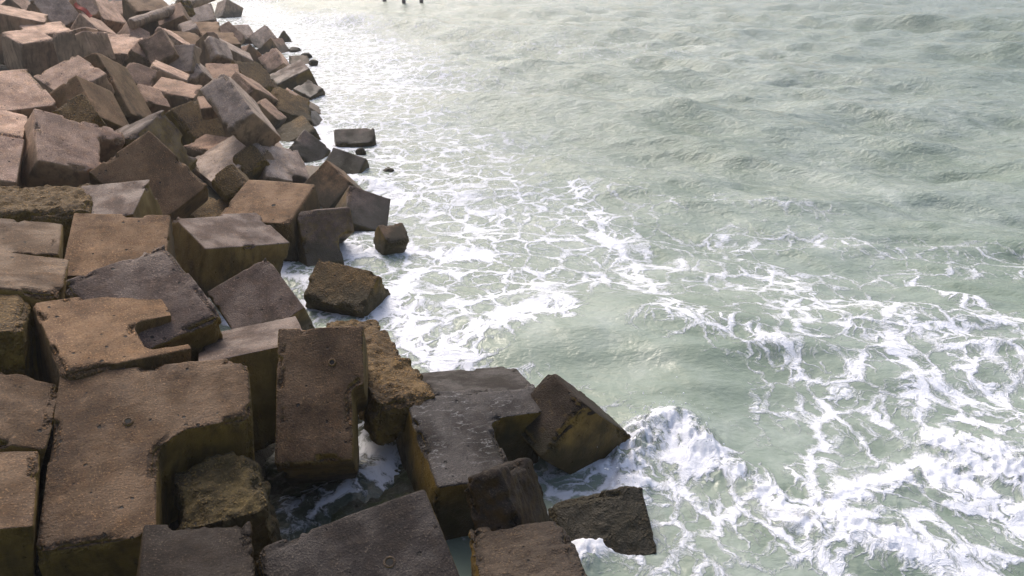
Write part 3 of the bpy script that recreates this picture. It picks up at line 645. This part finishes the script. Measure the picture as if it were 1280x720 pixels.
def foam_fields(x, y):
    P0 = np.stack([x, y, 0*x], -1)
    wx = (fbm(P0*.9, 51, 3)-.5)*.9; wy = (fbm(P0*.9, 57, 3)-.5)*.9
    foam = stroke_field(x+wx, y+wy, STROKES, 1.35)
    milk = stroke_field(x+wx, y+wy, MILK)
    lift = stroke_field(x+wx*.5, y+wy*.5, LIFT)
    d = x-shore(y)
    foam = np.maximum(foam, .55*np.exp(-np.maximum(d, 0)/.9)*sstep(6.5, 8.5, y))
    return foam, milk, lift

def sea():
    ys = [2.0]
    while ys[-1] < 600: ys.append(ys[-1]+max(.030, .0042*ys[-1]*(1+ys[-1]/160)))
    ys = np.array(ys)
    nx = 1000
    s = np.linspace(0, 1, nx)
    Y = np.repeat(ys[:, None], nx, 1)
    xl = shore(ys)-5.0-ys*.02
    xr = 8+ys*.95
    X = xl[:, None]+(xr-xl)[:, None]*s[None]**1.15
    x, y = X.ravel(), Y.ravel()
    z = np.zeros_like(x)
    rs = np.random.RandomState(4)
    dist = x-shore(y)                                                # metres off the blocks
    off = sstep(1.0, 12.0, dist)
    def waves(lams, n, amp, spread, th0):
        o = np.zeros_like(x)
        for k in range(n):
            lam = lams[0]*(lams[1]/lams[0])**rs.rand()
            th = th0+rs.randn()*spread
            kx, ky = math.cos(th)*2*math.pi/lam, math.sin(th)*2*math.pi/lam
            ph = rs.rand()*6.28
            res = sstep(2.2, 4.5, lam/np.maximum(.03, .0042*y))      # no waves finer than the mesh
            c = np.cos(kx*x+ky*y+ph)
            o += (np.sign(c)*0+c+.25*np.cos(2*(kx*x+ky*y+ph)))*lam*amp*(.5+rs.rand())*res
        return o
    env = .55+.9*fbm(np.stack([x*.08, y*.08, x*0], -1), 21, 2)
    z += waves((9, 18), 7, .0100, .28, math.radians(-118))*(.25+.75*off)
    z += waves((2.2, 6), 14, .0074, .5, math.radians(-112))*(.35+.65*off)*env
    z += waves((.7, 2.0), 26, .0062, .6, math.radians(-108))*(.35+.65*off)*env
    z += waves((.25, .7), 22, .0022, .7, math.radians(-105))*env
    # far swell at the right: a trough and a lifted shoulder
    g = ground_at(1160, 175); z += -.55*np.exp(-(((x-g[0])/5.5)**2+((y-g[1])/5.5)**2))
    g = ground_at(1130, 135); z += .45*np.exp(-(((x-g[0])/7)**2+((y-g[1])/4)**2))
    foam, milk, lift = foam_fields(x, y)
    shoal = stroke_field(x, y, SHOAL)
    P0 = np.stack([x, y, 0*x], -1)
    z += stroke_field(x, y, SWELL)
    rg = 1-np.abs(2*fbm(P0*3.2, 31, 4)-1)
    rg2 = 1-np.abs(2*fbm(P0*9.0, 37, 3)-1)
    z += lift*.48*(.12+.95*sstep(.25, 1, rg)*sstep(.1, .9, rg2)+.18*(rg2-.5))
    z += foam*.05*(fbm(P0*7, 33, 3)-.35)*sstep(30, 12, y)
    V = np.stack([x, y, z], -1)
    ny = len(ys)
    idx = np.arange(ny*nx).reshape(ny, nx)
    Fc = np.stack([idx[:-1, :-1], idx[:-1, 1:], idx[1:, 1:], idx[1:, :-1]], -1).reshape(-1, 4)
    me = bpy.data.meshes.new('sea_water')
    me.vertices.add(len(V)); me.vertices.foreach_set('co', V.astype(np.float32).ravel())
    me.loops.add(Fc.size); me.loops.foreach_set('vertex_index', Fc.astype(np.int32).ravel())
    me.polygons.add(len(Fc))
    me.polygons.foreach_set('loop_start', (np.arange(len(Fc))*4).astype(np.int32))
    me.update(calc_edges=True)
    for nm, a in (('foam', foam), ('milk', milk), ('shoal', shoal)):
        at = me.attributes.new(nm, 'FLOAT', 'POINT')
        at.data.foreach_set('value', a.astype(np.float32))
    smooth(me)
    o = link('sea_water', me, water_material())
    tag(o, kind='structure')

def water_material():
    b = NT('turbid_sea_water')
    pos = b.n('NewGeometry').outputs['Position']
    flat = b.n('VectorMath', {0: pos, 1: (1, 1, 0)}, operation='MULTIPLY').outputs[0]
    foam = b.n('Attribute', attribute_name='foam').outputs['Fac']
    milk = b.n('Attribute', attribute_name='milk').outputs['Fac']
    # swirling domain for the foam lace
    w1 = b.n('VectorMath', {0: b.noise(flat, .9, 3, .55).outputs['Color'], 1: (.5, .5, .5)}, operation='SUBTRACT').outputs[0]
    w2 = b.n('VectorMath', {0: b.noise(flat, 4.0, 3, .6).outputs['Color'], 1: (.5, .5, .5)}, operation='SUBTRACT').outputs[0]
    v = b.n('VectorMath', {0: w1, 1: (.95, .95, 0), 2: flat}, operation='MULTIPLY_ADD').outputs[0]
    v = b.n('VectorMath', {0: w2, 1: (.26, .26, 0), 2: v}, operation='MULTIPLY_ADD').outputs[0]
    v = b.n('VectorMath', {0: v, 1: (1, .8, 0)}, operation='MULTIPLY').outputs[0]
    def strand(scale, wid):
        return b.ramp(b.vor(v, scale, 'DISTANCE_TO_EDGE').outputs['Distance'], 0, wid, 1, 0)
    n1 = b.noise(v, 2.0, 5, .6).outputs['Fac']
    n2 = b.noise(v, 10.0, 5, .65).outputs['Fac']
    n3 = b.noise(v, 24.0, 4, .65).outputs['Fac']
    rid = b.math('SUBTRACT', 1.0, b.math('MULTIPLY', b.math('ABSOLUTE', b.math('SUBTRACT', n2, .5)), 9.0), clamp=True)
    net = b.math('MAXIMUM', b.math('MULTIPLY', strand(1.5, .24), .95), b.math('MULTIPLY', strand(3.7, .28), .78))
    net = b.math('MAXIMUM', net, b.math('MULTIPLY', strand(8.5, .32), .52))
    net = b.math('MAXIMUM', net, b.math('MULTIPLY', rid, .62))
    lace = b.math('ADD', b.math('MULTIPLY', net, .80), b.math('MULTIPLY', b.math('SUBTRACT', n1, .5), .75))
    lace = b.math('ADD', lace, b.math('MULTIPLY', b.math('SUBTRACT', n2, .5), .5))
    lace = b.math('ADD', lace, b.math('MULTIPLY', b.math('SUBTRACT', n3, .5), .45))
    f = b.math('ADD', lace, b.math('SUBTRACT', b.math('MULTIPLY', foam, .82), .95))
    bub = b.math('MAXIMUM', b.ramp(b.vor(v, 21.0).outputs['Distance'], .22, .5, 1, 0), b.ramp(b.vor(v, 47.0).outputs['Distance'], .25, .5, .8, 0))
    f = b.math('SUBTRACT', f, b.math('MULTIPLY', bub, .10))
    fm = b.ramp(f, -.09, .27)
    fm = b.math('MULTIPLY', fm, b.ramp(foam, .02, .22))
    # thin spread-out foam under the strands
    haze = b.math('MULTIPLY', milk, b.ramp(b.noise(v, 1.4, 5, .65).outputs['Fac'], .3, .75))
    col = b.mix(b.ramp(b.noise(flat, .22, 3).outputs['Fac'], .3, .7), (.160, .208, .158), (.212, .26, .215))
    col = b.mix(haze, col, (.40, .44, .41))
    # thin water over dark weedy rock
    shoal = b.ramp(b.n('Attribute', attribute_name='shoal').outputs['Fac'], .25, .75)
    col = b.mix(b.math('MULTIPLY', shoal, .85), col, b.mix(b.ramp(n2, .4, .6), (.018, .022, .017), (.07, .082, .066)))
    col = b.mix(fm, col, (.66, .68, .74))
    rough = b.ramp(fm, 0, 1, .09, .6)
    # ripples
    st = b.n('VectorMath', {0: flat, 1: (.72, 1.2, 0)}, operation='MULTIPLY').outputs[0]
    r0 = b.noise(st, .9, 6, .62, .15).outputs['Fac']
    r1 = b.noise(st, 3.0, 6, .62, .1).outputs['Fac']
    r2 = b.noise(st, 11.0, 4, .55, .2).outputs['Fac']
    away = b.n('SeparateXYZ', {0: pos}).outputs[1]
    hg = b.math('ADD', b.math('MULTIPLY', b.math('MULTIPLY', r0, 2.8), b.ramp(away, 10, 45, .08, 1)), b.math('ADD', b.math('MULTIPLY', b.math('MULTIPLY', r1, 1.9), b.ramp(away, 8, 30, .08, 1)), b.math('MULTIPLY', r2, b.ramp(away, 8, 30, .2, .7))))
    hg = b.math('ADD', hg, b.math('MULTIPLY', fm, .16))
    hg = b.math('ADD', hg, b.math('MULTIPLY', b.math('MULTIPLY', fm, n2), .4))
    bump = b.n('Bump', {'Height': hg, 'Strength': .7, 'Distance': .10})
    p = b.n('BsdfPrincipled', {'Base Color': col, 'Roughness': rough, 'IOR': 1.333, 'Normal': bump.outputs[0]})
    b.n('OutputMaterial', {'Surface': p.outputs[0]})
    return b.m
sea()

# droplets thrown up where the wave breaks on the blocks
def spray():
    rs = np.random.RandomState(11)
    bm = bmesh.new()
    for k in range(520):
        pts = [(800, 552), (832, 540), (862, 556), (742, 655), (775, 618), (880, 575), (1190, 590)]
        u, v = pts[rs.choice(len(pts), p=[.26, .28, .20, .0, .08, .12, .06])]
        g = ground_at(u+rs.randn()*13, v+rs.randn()*5)
        z = .12+abs(rs.randn())*.22
        r = .004+.009*rs.rand()**3
        bmesh.ops.create_icosphere(bm, subdivisions=1, radius=r, matrix=Matrix.Translation((g[0]+rs.randn()*.1, g[1]+rs.randn()*.06, z)))
    me = bpy.data.meshes.new('spray_droplets')
    bm.to_mesh(me); bm.free()
    smooth(me)
    b = NT('white_spray')
    p = b.n('BsdfPrincipled', {'Base Color': (.75, .77, .80, 1), 'Roughness': .4})
    b.n('OutputMaterial', {'Surface': p.outputs[0]})
    tag(link('spray_droplets', me, b.m), 'white spray droplets over the wave breaking on the blocks', 'spray', kind='stuff')
spray()

# ------------------------------------------------------------------ small things
def pixel_ray(u, v):
    cp, sp = math.cos(PITCH), math.sin(PITCH)
    return np.array([(u-640)/FOC, cp+(360-v)/FOC*sp, -sp+(360-v)/FOC*cp])

# the fallen concrete beam near the far end of the heap
def beam():
    a = np.array([0, 0, CAM_H])+pixel_ray(163, 30)*36.5
    c = np.array([0, 0, CAM_H])+pixel_ray(268, -5)*45.0
    ax = (c-a); L = np.linalg.norm(ax); ax = ax/L
    up = np.array([0, 0, 1.0]); sd = np.cross(ax, up); sd /= np.linalg.norm(sd); up = np.cross(sd, ax)
    n = 8
    V = []
    for x in (0, L):
        for k in range(n):
            t = 2*math.pi*(k+.5)/n
            V.append((x, .26*math.cos(t), .26*math.sin(t)))
    Fc = [tuple(range(n-1, -1, -1)), tuple(range(n, 2*n))]
    for k in range(n): Fc.append((k, (k+1) % n, n+(k+1) % n, n+k))
    me = weathered('concrete_beam', V, Fc, .05, 901, 1.4, .012, .02, .05)
    o = link('concrete_beam', me, MATS['y'])
    M = np.eye(4); M[:3, 0] = ax; M[:3, 1] = sd; M[:3, 2] = up; M[:3, 3] = a
    o.matrix_world = Matrix(M.tolist())
    tag(o, 'long grey round concrete beam lying across the far end of the block heap', 'concrete beam')
    # the lumpy collar broken away round the beam
    V2, F2 = prism([(-.42, -.36), (.42, -.36), (.42, .36), (-.42, .36)], .7)
    me = weathered('broken_collar', V2, F2, .05, 911, 1.6, .03, .06, .08)
    k = link('broken_collar', me, MATS['k'], o)
    k.location = (L*.55, 0, .22)
    k.rotation_euler = (.3, .2, .1)
beam()

# a scrap of red plastic caught between the blocks
def scrap():
    c = np.array([0, 0, CAM_H])+pixel_ray(104, 12.5)*27.0
    V, Fc = [], []
    n = 9
    for i in range(n):
        t = i/(n-1)-.5
        w = .075*(1-.5*abs(t))
        for s, h in ((-1, 0), (1, .03), (1, .0), (-1, -.03)):
            V.append((t*.62, s*w+.03*math.sin(7*t), .03*math.cos(9*t)+h))
    for i in range(n-1):
        for k in range(4):
            Fc.append((i*4+k, i*4+(k+1) % 4, (i+1)*4+(k+1) % 4, (i+1)*4+k))
    Fc += [(3, 2, 1, 0), tuple((n-1)*4+k for k in range(4))]
    b = NT('faded_red_plastic')
    tc = b.n('TexCoord').outputs['Object']
    col = b.mix(b.ramp(b.noise(tc, 14).outputs['Fac'], .3, .7), (.50, .06, .03), (.34, .09, .05))
    p = b.n('BsdfPrincipled', {'Base Color': col, 'Roughness': .5})
    b.n('OutputMaterial', {'Surface': p.outputs[0]})
    o = link('plastic_scrap', arr_mesh('plastic_scrap', V, Fc), b.m)
    o.location = c
    o.rotation_euler = (.5, .75, .1)
    tag(o, 'small strip of faded red plastic caught between the far pale blocks', 'litter')
scrap()

# dark stones awash at the foot of the heap
STONES = [
    (336, 42, 9, 8, 'd', 'rounded dark stone awash beside the heap, just left of the cone-shaped stone'),
    (356, 46, 12, 12, 'k', 'cone-shaped pale stone with a dark tip standing alone in the white surf'),
    (369, 62, 15, 7, 'd', 'flat dark stone in the surf, the largest of the three beside the far blocks'),
    (382, 69, 12, 6, 'd', 'low dark stone in the surf, middle one of three beside the far blocks'),
    (391, 77, 11, 5, 'd', 'low dark stone farthest out of the three in the surf by the far blocks'),
    (451, 188, 11, 8, 'd', 'dark round stone awash in foam in front of the slab-shaped block'),
    (486, 213, 13, 7, 'd', 'dark flat stone awash just off the tip of the dark wedge-shaped block'),
    (474, 412, 9, 6, 'm', 'small brown stone awash in foam beside the pebbly golden block'),
]
for k, (u, v, w, h, m, lab) in enumerate(STONES):
    g = ground_at(u, v+h*.5)
    s = g[1]/FOC
    bm = bmesh.new()
    bmesh.ops.create_icosphere(bm, subdivisions=4, radius=1.0)
    me = bpy.data.meshes.new('stone')
    bm.to_mesh(me); bm.free()
    p = np.empty(len(me.vertices)*3); me.vertices.foreach_get('co', p); p = p.reshape(-1, 3)
    p *= (.62+.76*fbm(p*1.1+k*7.7, 700+k, 3))[:, None]
    p += (fbm(p*5+k, 720+k, 2)-.5)[:, None]*.12*p
    if k == 1:
        p[:, :2] *= (1.15-.55*np.clip(p[:, 2:3], -1, 1.2))
    p *= np.array([w*.58*s, w*.5*s, h*.85*s])
    me.vertices.foreach_set('co', p.ravel())
    smooth(me)
    me.update()
    o = link('stone', me, MATS[m])
    o.location = (g[0], g[1], .02)
    tag(o, lab, 'stone', 'stones awash at the foot of the breakwater')

# posts standing far out in the water
POSTS = [(481, 7, 4.5, 'dark post standing far out in the sea, leftmost of the row of three'),
         (505, 9, 4.5, 'dark post standing far out in the sea, middle one of the row of three'),
         (527, 8, 4.5, 'dark post standing far out in the sea, rightmost of the row of three')]
pm = NT('tarred_timber')
_tc = pm.n('TexCoord').outputs['Object']
_c = pm.mix(pm.ramp(pm.noise(_tc, 3.0).outputs['Fac'], .3, .7), (.012, .011, .011), (.035, .031, .028))
_p = pm.n('BsdfPrincipled', {'Base Color': _c, 'Roughness': .7})
pm.n('OutputMaterial', {'Surface': _p.outputs[0]})
for k, (u, v, w, lab) in enumerate(POSTS):
    g = ground_at(u, v)
    r = w*.5*g[1]/FOC
    V, Fc = [], []
    n = 14
    prof = [(1.12, -1.5), (1.1, .1), (1.0, .5), (.97, 3.2), (1.0, 3.25), (1.0, 3.42), (.86, 3.5)]
    for q, z in prof:
        for j in range(n):
            t = 2*math.pi*j/n
            f = 1+.05*math.sin(3*t+k+z)
            V.append((r*q*f*math.cos(t), r*q*f*math.sin(t), z))
    for i in range(len(prof)-1):
        for j in range(n):
            Fc.append((i*n+j, i*n+(j+1) % n, (i+1)*n+(j+1) % n, (i+1)*n+j))
    Fc.append(tuple(range((len(prof)-1)*n, len(prof)*n)))
    o = link('mooring_post', arr_mesh('mooring_post', V, Fc), pm.m)
    o.location = (g[0], g[1], 0)
    tag(o, lab, 'post', 'posts standing out in the sea')


# ------------------------------------------------------------------ damp air over the surf
def haze():
    bm = bmesh.new()
    bmesh.ops.create_cube(bm, size=1.0)
    me = bpy.data.meshes.new('haze')
    bm.to_mesh(me); bm.free()
    o = link('haze', me)
    o.scale = (1500, 900, 17)
    o.location = (0, 400, .6)
    m = bpy.data.materials.new('sea_haze')
    m.use_nodes = True
    m.node_tree.nodes.clear()
    v = m.node_tree.nodes.new('ShaderNodeVolumePrincipled')
    v.inputs['Density'].default_value = .0008
    v.inputs['Color'].default_value = (.97, .97, .97, 1)
    q = m.node_tree.nodes.new('ShaderNodeOutputMaterial')
    m.node_tree.links.new(v.outputs[0], q.inputs['Volume'])
    me.materials.append(m)
    tag(o, kind='stuff')
haze()
